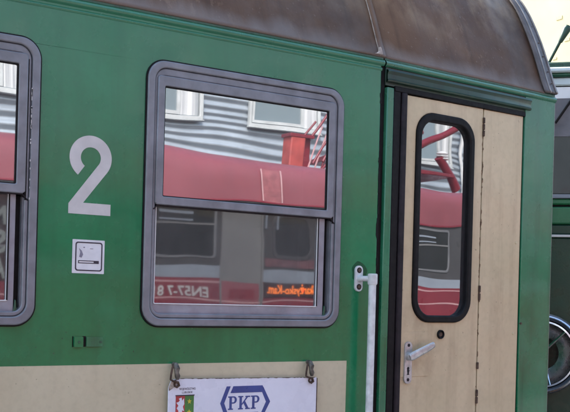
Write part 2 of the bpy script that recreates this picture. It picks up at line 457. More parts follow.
# small green bracket under the sticker
br = link('label_bracket', plate([rr(1.240, 1.921, 1.274, 1.958, .002)], -.012, 0), M['green'], car, bevel=.002)
link('bracket_plate', plate([rr(1.288, 1.922, 1.352, 1.957, .003)], -.007, 0), M['green_worn_reflection'], br, bevel=.002)
link('bracket_slot', plate([rr(1.2745, 1.921, 1.2875, 1.960)], -.0006, .001), M['rubber'], br)
link('bracket_slot', plate([rr(1.236, 1.920, 1.2395, 1.960)], -.0006, .001), M['rubber'], br)
for X, d in ((1.258, -.013), (1.343, -.008)):
    link('screw', plate([circ(X, 1.939, .005)], d - .0012, d + .004), M['green_dark'], br, bevel=.0008)
for i in range(14):
    X = random.uniform(1.10, 2.44); Z = random.uniform(1.875, 1.99)
    bm = plate([[(X + random.uniform(.6, 1.2) * .0022 * cos(a), Z + random.uniform(.5, 1.3) * .003 * sin(a)) for a in [k * 1.05 for k in range(6)]]], -.0008, .0002)
    link('paint_chip', bm, M['green_dark'], car, 0)

# ------------------------------------------------------------------ grab rail
gr = link('grab_rail', tube([(2.553, -.062, z) for z in (1.18, 1.5, 1.9, 2.188)], .0165, n=20), M['rail_paint'], car)
foot = rr(2.500, 2.154, 2.540, 2.266, .0195, 8)
link('rail_bracket', plate([foot], -.010, 0), M['rail_paint'], gr, bevel=.003)
bm = tube([(2.520, -.004, 2.210), (2.527, -.030, 2.210), (2.553, -.062, 2.210)], [.016, .012, .013], n=14)
tube([(2.553, -.062, 2.184), (2.553, -.062, 2.190), (2.553, -.062, 2.229), (2.553, -.062, 2.232)], [.0185, .0215, .0215, .018], bm, 20)
link('rail_socket', bm, M['rail_paint'], gr)
for Z in (2.246, 2.174):
    bm = lathe([(0, .0135), (.007, .0130), (.0085, .010), (.0085, .006)], n=16)
    link('screw', bm, M['rust'], gr, loc=(2.520, 0, Z))
    link('screw_recess', plate([circ(2.520, Z, .0125)], -.0108, -.008), M['rubber_plum'], gr)
link('rail_bracket', plate([rr(2.500, 1.17, 2.540, 1.28, .0195, 8)], -.010, 0), M['rail_paint'], gr, bevel=.003)
# the darker, worn patch in the paint around the upper bracket
link('touch_up_paint', plate([[(2.527 + (.040 + .004 * sin(5 * a + 1)) * cos(a), 2.238 + (.046 + .004 * sin(4 * a)) * sin(a)) for a in [k * pi / 12 for k in range(24)]]], -.0007, .0002),
     simple('fresh dark green touch up', (.006, .085, .034), .34, 0, .2, spec=.3), car, 0)

# ------------------------------------------------------------------ door
glo = rr(L(2.841), 2.022, L(3.218), 2.985, .108, 10)
gli = rr(L(2.872), 2.054, L(3.187), 2.948, .080, 10)
door = link('door', plate([[(L(2.777), 1.17), (L(3.2785), 1.17), (L(3.2785), 3.0505), (L(2.777), 3.046)], glo], .006, .040), M['cream_door'], car, bevel=.003, **TK)
link('folding_leaf', plate([[(L(3.2845), 1.17), (L(3.564), 1.17), (L(3.564), 3.0535), (L(3.2845), 3.0505)]], .006, .040), M['cream_door'], door, bevel=.004)
link('window_seal', plate([glo, gli], -.006, .036), M['rubber'], door, bevel=.007, seg=3)
link('window_pane', plate([rr(L(2.868), 2.050, L(3.191), 2.952, .08, 10)], .020, .024), M['glass_door'], door)
link('door_backing', box(L(2.777), .042, 1.17, L(2.86), .05, 3.05), M['inside'], door)
link('leaf_gap', plate([rr(L(3.5645), 1.17, L(3.5735), 3.055)], .012, .04), M['rubber'], door)
link('leaf_gap', plate([rr(L(3.2788), 1.17, L(3.2838), 3.0505)], .014, .04), M['rust'], door)
# pressed stiffening round the lock
link('lock_panel', plate([[(L(2.779), 1.775), (L(2.95), 1.775)] + [(L(2.95) + .014 * cos(R(a)), 1.789 + .014 * sin(R(a))) for a in range(-90, 1, 15)] +
     [(L(2.945) + .02 * cos(R(a)), 1.957 + .022 * sin(R(a))) for a in range(0, 91, 15)] + [(L(2.779), 1.978)]], .0035, .007), M['cream_door'], door, bevel=.0018)
hp = link('handle', plate([rr(L(2.801), 1.744, L(2.845), 1.934, .021, 8), circ(L(2.823), 1.812, .008, 14)], -.004, .004), M['steel'], door, bevel=.002)
bm = bmesh.new()
for Z in (1.918, 1.762):
    plate([circ(L(2.823), Z, .0075, 14)], -.0052, .001, bm)
plate([circ(L(2.823), 1.812, .0078, 14)], -.001, .002, bm)
plate([[(L(2.815), 1.806), (L(2.831), 1.806), (L(2.827), 1.790), (L(2.831), 1.784), (L(2.815), 1.784), (L(2.819), 1.790)]], -.0048, .001, bm)
link('handle_screw', bm, M['rubber_plum'], door, 0)
bm = tube([(L(2.823), -.002, 1.868), (L(2.823), -.020, 1.868)], [.019, .017], n=18)
link('handle_boss', bm, M['steel'], door, bevel=.002)
secs = []
for t, hw, th in ((-.012, .012, .010), (.0, .0165, .012), (.02, .0165, .011), (.05, .0155, .008), (.085, .0145, .007), (.108, .0135, .007), (.120, .0125, .010), (.127, .010, .008)):
    t *= 1.08; hw *= 1.18; th *= 1.15
    px = L(2.823) + t * .92; pz = 1.868 + t * .40; py = -.026 - .012 * min(1, max(0, t / .1))
    secs.append([(px - .38 * hw * c, py + th * .6 * s, pz + .93 * hw * c) for c, s in [(cos(2 * pi * k / 14), sin(2 * pi * k / 14)) for k in range(14)]])
bm = loft(secs, close=True); bm.verts.ensure_lookup_table()
bm.faces.new([bm.verts[i] for i in range(14)]); bm.faces.new([bm.verts[i] for i in range(len(bm.verts) - 14, len(bm.verts))])
link('lever', bm, M['steel'], door)
lk = lathe([(.021, -.012), (.021, .006), (.0185, .009), (.0145, .007), (.013, .001), (0, .0005)], n=26)
link('lock_cylinder', lk, M['rubber'], door, loc=(L(3.028), .004, 1.9665))
link('lock_plug', plate([circ(0, 0, .0105)], -.0035, .002), M['rust'], door, loc=(L(3.028), .004, 1.9665))
# hinges with rust
for z0, z1 in ((2.918, 3.012), (2.130, 2.205), (1.800, 1.836), (1.634, 1.704)):
    bm = bmesh.new(); k = max(1, int((z1 - z0) / .028)); st = (z1 - z0) / k
    for i in range(k):
        a = z0 + i * st; b = a + st - .004
        tube([(L(3.281), .003, a), (L(3.281), .003, a + .002), (L(3.281), .003, b - .002), (L(3.281), .003, b)], [.0045, .0065, .0065, .0045], bm, 10)
    link('hinge', bm, M['rust'], door)
RUSTB = simple('rust bleeding through cream', (.20, .12, .07), .8, 0, .5, 60)
for i in range(46):
    Z = random.uniform(1.55, 3.03); h = random.uniform(.003, .03); s = random.choice((-1, 1))
    x = L(3.2812) + s * .002
    bm = plate([[(x, Z), (x + s * random.uniform(.001, .006), Z + h * .3), (x + s * random.uniform(.001, .005), Z + h * .8), (x, Z + h)]], .0052, .008)
    link('rust_bleed', bm, RUSTB, door, 0)
for X, Z in ((3.532, 1.969), (3.536, 2.42), (3.53, 1.40)):
    link('screw', lathe([(0, .004), (.005, .0035), (.0065, .0015), (.0065, -.003)], n=14), M['cream_door'], door, loc=(L(X), .006, Z))
link('catch_stud', lathe([(0, .010), (.005, .009), (.006, -.004)], n=14), M['rust'], door, loc=(L(3.580), .003, 2.020))

# ================================================================== HANGING BOARD
bd = thing('destination_board', 'white enamel PKP board with coat of arms hanging from two hooks on the cream band', 'sign', (0, 0, 0))
link('panel', plate([[(1.614, 1.30), (2.301, 1.30), (2.301, 1.784), (2.297, 1.789), (1.66, 1.7985), (1.634, 1.7955), (1.624, 1.788), (1.614, 1.765)]], -.026, -.020), M['board'], bd, bevel=.002)
random.seed(3)
top = [(X, 1.7985 - (X - 1.66) * .0150 + .0004) for X in [1.66 + k * .008 for k in range(80)]]
bot = [(X, z - random.choice((.0006, .0008, .0012, .0022, .003))) for X, z in top[::-1]]
link('chipped_edge', plate([top + bot], -.0268, -.0255), M['rust'], bd, 0)
link('side_edge', plate([rr(2.2995, 1.30, 2.303, 1.785)], -.0275, -.019), M['rust'], bd, 0)
# logo: hexagon ring broken by a white slit, slab letters
P = bmesh.new(); F0, F1 = -.0268, -.0255
hx = [(1.845, 1.6955), (1.887, 1.7595), (2.016, 1.7595), (2.058, 1.6955), (2.016, 1.6315), (1.887, 1.6315)]
plate([[(1.8405, 1.6955), (1.868, 1.762), (1.886, 1.762), (1.8585, 1.6955), (1.886, 1.629), (1.868, 1.629)]], F0, F1, P)
plate([[(1.898, 1.762), (2.034, 1.762), (2.046, 1.735), (1.886, 1.735)]], F0, F1, P)
plate([[(2.0375, 1.757), (2.072, 1.6955), (2.0375, 1.634), (2.0215, 1.634), (2.052, 1.6955), (2.0215, 1.757)][::1]], F0 + .0002, F1, P)
plate([[(1.869, 1.656), (2.016, 1.656), (2.026, 1.629), (1.869, 1.629)][::1]], F0 + .0001, F1, P)
link('logo_frame', P, M['blue'], bd, 0)
def letP(x):
    Lt = bmesh.new()
    plate([rr(x + .006, 1.6685, x + .017, 1.722)], F0, F1, Lt); plate([rr(x, 1.6685, x + .023, 1.6735)], F0 - .0001, F1, Lt); plate([rr(x, 1.717, x + .012, 1.722)], F0 - .0001, F1, Lt)
    o = [(x + .0165, 1.722)] + [(x + .025 + .0145 * cos(R(a)), 1.7075 + .0145 * sin(R(a))) for a in range(90, -91, -15)] + [(x + .0165, 1.693)]
    o += [(x + .0165, 1.698)] + [(x + .024 + .0060 * cos(R(a)), 1.7075 + .0095 * sin(R(a))) for a in range(-90, 91, 15)] + [(x + .0165, 1.717)]
    plate([o], F0 - .0002, F1, Lt)
    link('logo_letter', Lt, M['blue'], bd, 0)
def letK(x):
    Lt = bmesh.new()
    plate([rr(x + .006, 1.6685, x + .017, 1.722)], F0, F1, Lt)
    for zz in (1.6685, 1.717): plate([rr(x, zz, x + .023, zz + .005)], F0 - .0001, F1, Lt); plate([rr(x + .033, zz, x + .055, zz + .005)], F0 - .0001, F1, Lt)
    plate([[(x + .016, 1.690), (x + .038, 1.7185), (x + .046, 1.7185), (x + .016, 1.6835)]], F0 - .0002, F1, Lt)
    plate([[(x + .022, 1.698), (x + .037, 1.672), (x + .049, 1.672), (x + .029, 1.706)]], F0 - .0003, F1, Lt)
    link('logo_letter', Lt, M['blue'], bd, 0)
letP(1.876); letK(1.922); letP(1.981)
text('board_lettering', 'WOJEWÓDZTWO', .0125, M['ink'], bd, (1.660, -.0262, 1.7535), depth=.0004, width=.070)
text('board_lettering', 'LUBUSKIE', .0115, M['ink'], bd, (1.671, -.0262, 1.7405), depth=.0004, width=.045)
sh = link('coat_of_arms', plate([[(1.646, 1.734), (1.7235, 1.734), (1.7235, 1.655), (1.712, 1.628), (1.685, 1.612), (1.658, 1.628), (1.646, 1.655)]], -.0268, -.0255), M['leaf_enamel'], bd, 0)
link('red_half', plate([[(1.646, 1.734), (1.6845, 1.734), (1.6845, 1.613), (1.658, 1.628), (1.646, 1.655)]], -.0274, -.0262), M['red_enamel'], sh, 0)
link('top_bar', plate([rr(1.644, 1.731, 1.7255, 1.735)], -.0278, -.0265), M['ink'], sh, 0)
bm = plate([[(1.658, 1.721), (1.670, 1.725), (1.672, 1.712), (1.680, 1.722), (1.682, 1.700), (1.676, 1.690), (1.682, 1.672), (1.673, 1.676), (1.675, 1.655), (1.668, 1.640), (1.662, 1.656), (1.652, 1.650), (1.658, 1.674), (1.650, 1.684), (1.657, 1.694), (1.648, 1.706), (1.657, 1.708), (1.663, 1.714)]], -.028, -.027)
link('eagle', bm, M['board'], sh, 0)
bm = bmesh.new()
for sx, sz in ((1.704, 1.709), (1.704, 1.668)):
    plate([[(sx + (.010 if k % 2 == 0 else .0045) * cos(R(90 + 36 * k)), sz + (.011 if k % 2 == 0 else .005) * sin(R(90 + 36 * k))) for k in range(10)]], -.0276, -.0265, bm)
link('star', bm, M['yellow_enamel'], sh, 0)
# hooks: a bent strap with a bulging catch and a loop of wire
for hx_ in (1.640, 2.262):
    bm = tube([(hx_ + .004, .0, 1.852), (hx_ + .004, -.022, 1.850), (hx_ + .004, -.034, 1.836), (hx_ + .003, -.034, 1.822), (hx_ + .006, -.036, 1.808), (hx_ + .006, -.036, 1.795)],
              [.008, .011, .012, .009, .011, .006], n=12)
    hk = link('hook', bm, M['hookm'], bd)
    a = [(hx_ - .004, -.020, 1.852), (hx_ - .014, -.030, 1.838), (hx_ - .020, -.033, 1.815), (hx_ - .022, -.034, 1.796), (hx_ - .012, -.036, 1.790), (hx_ + .010, -.036, 1.785), (hx_ + .016, -.034, 1.772), (hx_ + .006, -.034, 1.766), (hx_ - .004, -.033, 1.772)]
    link('hook_wire', tube(a, .0042, n=8), M['rust'], hk)
    link('eyelet', plate([circ(hx_ + .006, 1.776, .012, 16), circ(hx_ + .006, 1.776, .006, 16)], -.0285, -.025), M['rust'], hk, 0)
bm = plate([[(1.614, 1.766), (1.625, 1.788), (1.645, 1.795), (1.650, 1.780), (1.640, 1.768), (1.630, 1.760), (1.616, 1.752)]], -.0272, -.0255)
link('rust_corner', bm, simple('grubby chipped enamel', (.36, .31, .27), .7, 0, .6, 60), bd, 0)

# ================================================================== THE RED TRAIN ACROSS THE PLATFORM
M['red'] = simple('red train paint', (.19, .020, .032), .32, 0, .12, 1.2, .001)
M['red_roof'] = simple('faded red roof', (.235, .060, .075), .42, 0, .14, 1.5, .002)
M['band'] = simple('dark grey window band', (.055, .052, .055), .35, 0, .15, 2)
M['stripe'] = simple('blue grey stripe', (.24, .27, .32), .4, 0, .1, 3)
M['pin'] = simple('pale pink pinstripe', (.48, .27, .28), .4, 0, .1, 5)
M['frame_grey'] = simple('dull train window frame', (.17, .17, .18), .5, .2, .2, 5)
M['door_grey'] = simple('grey train door', (.17, .165, .165), .5, 0, .12, 3)
t = NT('dark train glass'); t.bsdf((.02, .022, .024), .05, 0, t.bump(t.noise((1, 1, 1), 1.5, 1), .4, .01), .8); M['dkglass'] = t.m
t = NT('glass with painted sky reflection'); t.bsdf((.20, .25, .28), .12, 0, t.bump(t.noise((1, 1, 1), 1.5, 1), .4, .01), .8); M['palepane'] = t.m  # sky reflection in the panes painted in as a grey blue base colour
t = NT('orange display diodes'); t.bsdf((.9, .25, .03), .5, emis=(1., .16, .02), es=.75); M['led'] = t.m
M['led_back'] = simple('black display backing', (.03, .012, .012), .4)
rt = thing('red_train', 'red multiple unit with grey window band and red pantograph, reflected in the carriage windows', 'train', (0, 0, 0))
Y = -6.9
def rp(name, loops, d0, d1, mat, par=rt, bev=0.): return link(name, plate(loops, Y + d1, Y + d0), mat, par, bevel=bev)
TW = [(-6.2, -4.6), (-3.6, -2.0), (-.9, .7), (1.55, 3.12), (3.95, 5.57), (9.45, 11.03), (12.2, 13.8), (15.0, 16.6), (17.8, 19.4), (20.6, 22.2), (23.4, 25.0)]
rp('body_side', [rr(-10, .75, 28, 2.30)], -.03, 0, M['red'])
rp('window_band', [rr(-10, 2.452, 28, 3.27)], -.03, 0, M['band'])
rp('side_stripe', [rr(-10, 2.3005, 28, 2.4515)], -.03, .001, M['stripe'])
for zz in (2.245, 2.045): rp('pinstripe', [rr(-10, zz, 28, zz + .018)], -.001, .002, M['pin'])
for a, b in TW:
    f = rp('window', [rr(a, 2.565, b, 3.215, .06), rr(a + .03, 2.595, b - .03, 3.185, .04)], -.01, .012, M['frame_grey'], bev=.004)
    rp('pane', [rr(a + .02, 2.585, b - .02, 3.195, .04)], -.006, .004, M['dkglass'], f)
    rp('transom', [rr(a + .03, 2.935, b - .03, 2.958)], .003, .012, M['door_grey'], f)
    rp('vent_bar', [rr(a + .85, 3.065, b - .32, 3.092), ], .003, .014, M['stripe'], f)
    rp('vent_bar', [rr(a + .85, 2.985, b - .32, 3.003), ], .003, .014, M['stripe'], f)
# pane lettering: a big pale poster text stuck in one window
ps = rp('window_poster', [rr(2.35, 2.22, 3.06, 3.14)], .006, .010, M['led_back'])
M['letters'] = simple('dull pale poster ink', (.24, .26, .25), .6, 0, .3, 12)
for s, zz in (('M', 2.80), ('S', 2.52), ('A', 2.25)):
    text('poster_letters', s, .30, M['letters'], ps, (3.03, Y + .013, zz), (R(90), 0, R(180)), width=.16, bold=.008)
    text('poster_letters', s, .30, M['letters'], ps, (2.80, Y + .013, zz), (R(90), 0, R(180)), width=.16, bold=.008)
for d0, d1 in ((5.64, 6.19), (8.1, 8.7), (14.0, 14.6)):
    dr = rp('train_door', [rr(d0, .9, d1, 3.2, .04)], -.02, .016, M['door_grey'], bev=.006)
    rp('door_red_panel', [rr(d0 + .02, .95, d1 - .03, 2.27)], .015, .018, M['red_roof'], dr)
    rp('door_plate', [rr(d0 + .12, 2.095, d1 - .10, 2.20)], .017, .020, M['red'], dr)
    rp('door_trim', [rr(d0 + .01, 2.045, d1 - .01, 2.062)], .017, .022, M['pin'], dr)
    rp('door_trim', [rr(d1 + .003, .9, d1 + .028, 3.2)], .0, .03, M['door_grey'], dr)
rw = rp('window', [rr(6.36, 2.60, 6.97, 3.13, .12), rr(6.40, 2.64, 6.94, 3.09, .10)], -.01, .012, M['band'], bev=.004)
rp('pane', [rr(6.38, 2.62, 6.95, 3.11, .10)], -.006, .006, M['dkglass'], rw)
rp('lower_band', [rr(6.25, 2.49, 7.3, 2.60)], .001, .005, simple('dull wine band', (.14, .06, .07), .5), rw)
for x in (6.26, 6.42): rp('grab_bar', [rr(x, 2.95, x + .02, 3.2)], .004, .02, M['stripe'])
dsp = rp('destination_display', [rr(6.24, 2.115, 7.10, 2.300, .01)], .003, .022, M['led_back'], bev=.004)
text('display_text', 'Skarżysko-Kam.', .165, M['led'], dsp, (7.06, Y + .024, 2.165), (R(90), 0, R(180)), depth=.002, width=.77, bold=.002)
for a in dsp.children: pass
text('unit_number', 'EN57-7 81', .170, M['marking'], rt, (5.485, Y + .004, 2.085), (R(90), 0, R(180)), depth=.002, width=.735, bold=.003)
for v in [o for o in rt.children if o.name.startswith('unit_number')]: pass
# arched roof
rpf = [(Y, 3.262), (Y - .004, 3.40), (Y - .012, 3.56), (Y - .035, 3.68), (Y - .10, 3.775), (Y - .25, 3.84), (Y - .6, 3.90), (Y - 1.0, 3.94), (Y - 1.45, 3.96)]
rpf = smoothp(rpf, 3); rpf = rpf + [(2 * (Y - 1.45) - y, z) for y, z in rpf[-2::-1]]
link('roof', loft([[(X, y, z) for y, z in rpf] for X in (-10, 0, 10, 20, 28)]), M['red_roof'], rt, 60)
link('gutter', box(-10, Y - .01, 3.245, 28, Y + .02, 3.272), M['red'], rt, bevel=.006)
link('far_side', box(-10, Y - 2.9, .75, 28, Y - 2.87, 3.27), M['red'], rt)
for X, dx, m in ((6.20, .26, 'pin'), (-1.0, .26, 'pin'), (13.2, .26, 'pin')):
    bm = loft([[(X, y + .012, z + .008) for y, z in rpf[:11]], [(X + dx, y + .012, z + .008) for y, z in rpf[:11]]])
    pn = link('roof_panel', bm, simple('faded pink roof sheet', (.28, .085, .095), .5), rt, 60)
    for xx in (X - .02, X + dx):
        link('panel_seam', loft([[(xx, y + .018, z + .014) for y, z in rpf[:11]], [(xx + .02, y + .018, z + .014) for y, z in rpf[:11]]]), M['pin'], pn, 60)
# pantograph with red arms on insulated base
yc = Y - 1.45
pg = link('pantograph', box(8.2, yc - .55, 4.16, 12.1, yc + .55, 4.22), M['red'], rt, bevel=.01)
def beam(a, b, w, name='pantograph_arm', m='red'): link(name, tube([a, b], w, n=10), M[m], pg)
for yy in (yc + .42, yc - .42):
    beam((8.1, yy, 4.22), (7.78, yy, 3.95), .02); beam((8.5, yy, 4.95), (7.80, yy, 4.05), .022); beam((8.22, yy, 4.75), (7.62, yy, 4.02), .018)
    beam((10.4, yy, 4.22), (12.36, yy, 5.10), .055)
    beam((12.36, yy, 5.10), (10.4, yy, 5.85), .035)
    beam((11.86, yy, 4.50), (12.30, yy, 4.02), .075)
link('pantograph_head', tube([(10.4, yc - .9, 5.75), (10.4, yc - .6, 5.87), (10.4, yc + .6, 5.87), (10.4, yc + .9, 5.75)], .03, n=10), M['steel'], pg)
link('insulator', lathe([(0, .0), (.05, 0), (.11, .03), (.05, .06), (.11, .09), (.05, .12), (.11, .15), (.05, .2), (0, .2)], n=20), M['white'], pg, loc=(11.95, yc + .42, 4.45), rot=(R(-90), 0, R(90)))
bx = link('roof_box', loft([[(7.43, yc - .1, 3.95), (7.43, yc + .1, 3.95), (7.66, yc + .1, 3.95), (7.66, yc - .1, 3.95)], [(7.46, yc - .1, 4.37), (7.46, yc + .1, 4.37), (7.70, yc + .1, 4.40), (7.70, yc - .1, 4.40)]], close=True), simple('coral lit locker face', (.40, .065, .055), .45), rt, bevel=.015)  # coral colour paints the locker's lit face
link('locker_lid', box(7.435, yc - .11, 4.36, 7.84, yc + .11, 4.41), M['red'], bx, bevel=.006)
link('locker_side', box(7.667, yc - .12, 3.95, 7.83, yc + .02, 4.39), M['red'], bx, bevel=.008)  # darker red paints the locker's shaded face
for k in range(3): link('roof_rod', tube([(7.70 + .12 * k, yc + .15, 3.96), (7.98 + .14 * k, yc + .12, 4.58 + .02 * k)], .013, n=8), M['pin'] if k < 2 else M['red'], rt)
for X in (6.9, 7.15): link('roof_insulator', lathe([(0, 0), (.03, 0), (.06, .02), (.03, .04), (.06, .06), (.03, .08), (.06, .10), (.02, .14), (0, .14)], n=16), M['stripe'], rt, loc=(X, yc, 3.95), rot=(R(90), 0, 0))
link('underframe', box(-9.8, Y - 2.6, .35, 27.8, Y - .25, .78), M['rubber'], rt)

# ================================================================== CORRUGATED BUILDING
bg = thing('corrugated_building', 'pale grey corrugated metal building with white framed windows, reflected in the carriage glass', 'building', (0, 0, 0))
YB = -14.
bm = bmesh.new()
PIT, DEP = .17, .055
zs = [0.02 + i * PIT / 8 for i in range(int(9.5 / PIT * 8))]
sec = [(YB + DEP * .5 * cos(2 * pi * z / PIT), z) for z in zs]
loft([[(X, y, z) for y, z in sec] for X in (-22, 0, 20, 45)], bm)
link('wall', bm, simple('blue grey corrugated cladding', (.40, .45, .50), .38, .35, .16, 1.3, .002), bg, 60)
link('core', box(-22, YB - 10, 0.02, 45, YB - .06, 9.4), M['door_grey'], bg)
link('roof', box(-22.4, YB - 10.4, 9.41, 45.4, YB + .5, 9.6), M['door_grey'], bg)
M['frame_white'] = simple('off white window frame', (.56, .58, .58), .4, 0, .15, 4)
WB = [(-3.2, -1.9), (1.2, 2.5), (4.1, 5.4), (7.3, 8.92), (10.05, 11.84), (14.0, 15.3), (17.6, 19.0), (21.5, 22.8)]
t = NT('white net curtain'); c = t.mix(t.ramp(t.noise((7, 1, .15), 1., 3), .4, .62), (.36, .38, .40), (.80, .80, .80)); t.bsdf(c, .8); curt = t.m
for a, b in WB:
    z0, z1 = 5.56, 7.1
    f = link('window', plate([rr(a, z0, b, z1), rr(a + .07, z0 + .08, b - .07, z1 - .07)], YB + .02, YB + .12), M['frame_white'], bg, bevel=.01)
    link('pane', plate([rr(a + .08, z0 + .08, b - .08, z1 - .08)], YB + .05, YB + .06), M['palepane'], f)
    link('curtain', plate([rr(b - .44, z0 + .1, b - .09, z1 - .1)], YB + .062, YB + .068), curt, f)
    link('sill', box(a - .02, YB + .02, z0 - .03, b + .02, YB + .14, z0 - .001), M['frame_white'], f, bevel=.01)
    link('casement', plate([rr(a + .09, z0 + .10, b - .46, z1 - .1), rr(a + .15, z0 + .17, b - .53, z1 - .16)], YB + .061, YB + .10), M['frame_white'], f)
for X in (19.43, 3.0): link('downpipe', tube([(X, YB + .12, .1), (X, YB + .12, 9.3)], .06), M['white'], bg)
for z1 in (2.2,):
    for a in (-6, 0, 6, 12, 18):
        f = link('window', plate([rr(a, 1.2, a + 1.6, 2.7), rr(a + .1, 1.3, a + 1.5, 2.6)], YB + .02, YB + .12), M['white'], bg)
        link('pane', plate([rr(a + .08, 1.28, a + 1.52, 2.62)], YB + .05, YB + .06), M['dkglass'], f)

# ================================================================== GREEN LOCOMOTIVE BEYOND THE CARRIAGE END
lo = thing('green_locomotive', 'green locomotive with large round chrome ringed headlamp, standing beyond the carriage end', 'locomotive', (0, 0, 0))
M['loco'] = simple('mid green locomotive paint', (.028, .17, .075), .3, 0, .2, 4)
M['loco_dark'] = simple('dark green locomotive paint', (.006, .046, .026), .3, 0, .2, 4)
M['chrome'] = simple('chrome ring', (.62, .64, .70), .14, 1., .1, 5)
M['bowl'] = simple('dull silvered lamp bowl', (.48, .47, .48), .28, .9, .3, 9)
M['pale_strip'] = simple('pale blue strip', (.60, .70, .72), .4, 0, .05)
# plan of the wedge nose: facet from A to B, flat nose, mirrored facet
A, B = Vector((4.655, 1.235)), Vector((5.760, .082))
plan = [(13.5, .08), tuple(B), tuple(A), (4.655, 1.605), (5.760, 2.758), (13.5, 2.76)]
def prism(z0, z1, off, name, mat, par=lo, bev=.01):
    bm = bmesh.new(); c = Vector((9, 1.42))
    pl = []
    n = len(plan)
    for i, p in enumerate(plan):
        p = Vector(p); a = (p - Vector(plan[i - 1])).normalized(); b = (Vector(plan[(i + 1) % n]) - p).normalized()
        na, nb = Vector((-a.y, a.x)), Vector((-b.y, b.x)); m = (na + nb); m = m / (1 + na.dot(nb))
        s = -1 if (c - p).dot(m) > 0 else 1
        q = p + m * off * s; pl.append(q)
    lo_ = [bm.verts.new((p.x, p.y, z0)) for p in pl]; hi = [bm.verts.new((p.x, p.y, z1)) for p in pl]
    for i in range(n): bm.faces.new((lo_[i], lo_[(i + 1) % n], hi[(i + 1) % n], hi[i]))
    bm.faces.new(lo_[::-1]); bm.faces.new(hi)
    return link(name, bm, mat, par, bevel=bev)
prism(.55, 2.555, 0, 'lower_body', M['loco_dark'])
prism(2.556, 2.572, .012, 'waist_strip', M['white'], bev=.003)
prism(2.573, 2.64, -.004, 'waist_dark_panel', M['loco_dark'])  # dark green paint band above the white strip
prism(2.641, 2.755, .004, 'waist_panel', M['loco'])
prism(2.756, 2.768, -.012, 'panel_groove', M['rubber'], bev=.002)
prism(2.769, 2.808, .006, 'upper_waist_panel', M['loco'])
prism(2.809, 2.835, .020, 'windscreen_sill', M['stripe'], bev=.004)
prism(2.836, 3.545, -.02, 'cab', M['loco_dark'])
prism(3.546, 3.60, .008, 'header_strip', M['pale_strip'])
prism(3.601, 3.625, .03, 'rain_gutter', M['green_dark'])
prism(3.626, 3.66, .05, 'roof_edge', M['pale_strip'])
prism(3.661, 3.70, .02, 'roof', M['loco_dark'])
# windscreen pane on the facet, in the facet's own frame: u along it, v outwards
U = (B - A).normalized(); V = Vector((U.y, -U.x))
if V.dot(Vector((-1, -1))) < 0: V = -V
th = atan2(U.y, U.x)
def on_facet(o, u, v, z): p = A + U * u + V * v; o.location = (p.x, p.y, z); o.rotation_euler = (0, 0, th)
t = NT('windscreen glass'); t.bsdf((.004, .010, .014), .06, 0, t.bump(t.noise((1, 1, 1), 4., 2), .3, .01), .55); M['screen'] = t.m
o = link('windscreen', plate([rr(.06, 2.842, 1.45, 3.54, .03)], -.006, .004), M['screen'], lo); on_facet(o, 0, -.012, 0)
ws = o
bl = link('screen_reflection', plate([rr(.10, 3.215, 1.40, 3.462)], -.003, .0), simple('mauve windscreen reflection', (.17, .165, .18), .6), ws, loc=(0, -.0075, 0))  # mauve band paints the grey part of the windscreen's reflection
bl = link('sky_band', plate([rr(.10, 3.464, 1.40, 3.538)], -.003, .0), M['white'], ws, loc=(0, -.0075, 0)); bl.name = 'sky_reflection_band'; bl.data.materials[0] = simple('white sky reflection', (.85, .86, .86), .5, 0, .03)  # white band paints the sky's reflection across the windscreen top
link('wiper', tube([(.30, -.03, 3.30), (.46, -.035, 3.545)], .008), M['rubber'], ws)
for (x, z) in ((.37, 3.40), (.44, 3.30), (.50, 3.31), (.40, 3.31)):
    pass
hl = link('headlamp', lathe([(.262, -.01), (.262, .10), (.255, .125), (.238, .132), (.222, .118)], n=64), simple('grey lamp housing', (.10, .12, .16), .35, .4), lo)
on_facet(hl, .25, 0, 1.795)
link('chrome_ring', lathe([(.252, .122), (.250, .136), (.243, .140), (.238, .134)], n=64), M['chrome'], hl)
link('inner_ring', lathe([(.216, .10), (.214, .128), (.204, .130), (.200, .11)], n=64), M['chrome'], hl)
link('reflector', lathe([(.212, .115), (.19, .06), (.15, .02), (.09, -.01), (.035, -.02), (.03, .03), (.0, .035)], n=64), M['bowl'], hl)
link('lamp_backing', lathe([(.26, .0), (0, .0)], n=40), M['rubber'], hl, loc=(0, -.0, 0))
spk = bmesh.new()
for a in (14, 134, 254):
    c, s = cos(R(a)), sin(R(a)); 
    spk = tube([(-.02 * c, -.06, .02 * s), (-.21 * c, -.12, .21 * s)], [.012, .007], spk, 8)
link('lamp_spider', spk, M['chrome'], hl)
# roof gear: slim horn, mirror arm
hr = link('roof_horn', tube([(4.84, 1.10, 3.66), (4.90, 1.02, 3.86)], [.010, .012], n=10), M['loco_dark'], lo)
link('horn_bell', tube([(4.895, 1.026, 3.84), (4.918, .995, 3.92), (4.925, .985, 3.945)], [.014, .028, .016], n=12), M['loco_dark'], hr)
link('horn_bell', tube([(5.06, .94, 3.92), (5.02, .93, 3.86), (5.10, .90, 3.82), (5.2, .88, 3.83)], [.012, .035, .03, .02], n=12), M['loco_dark'], hr)
link('horn_stay', tube([(4.93, .99, 3.66), (5.06, .92, 3.83), (5.2, .87, 3.82)], .010, n=8), M['loco_dark'], hr)
for yy in (.55, 2.28):
    bm = lathe([(0, 0), (.09, 0), (.09, .3), (.22, .31), (.22, .34), (0, .36)], n=24)
    bmesh.ops.rotate(bm, verts=bm.verts[:], cent=(0, 0, 0), matrix=Matrix.Rotation(R(-90), 3, 'Z'))
    link('buffer', bm, M['rust'], lo, loc=(4.95, yy, 1.05))

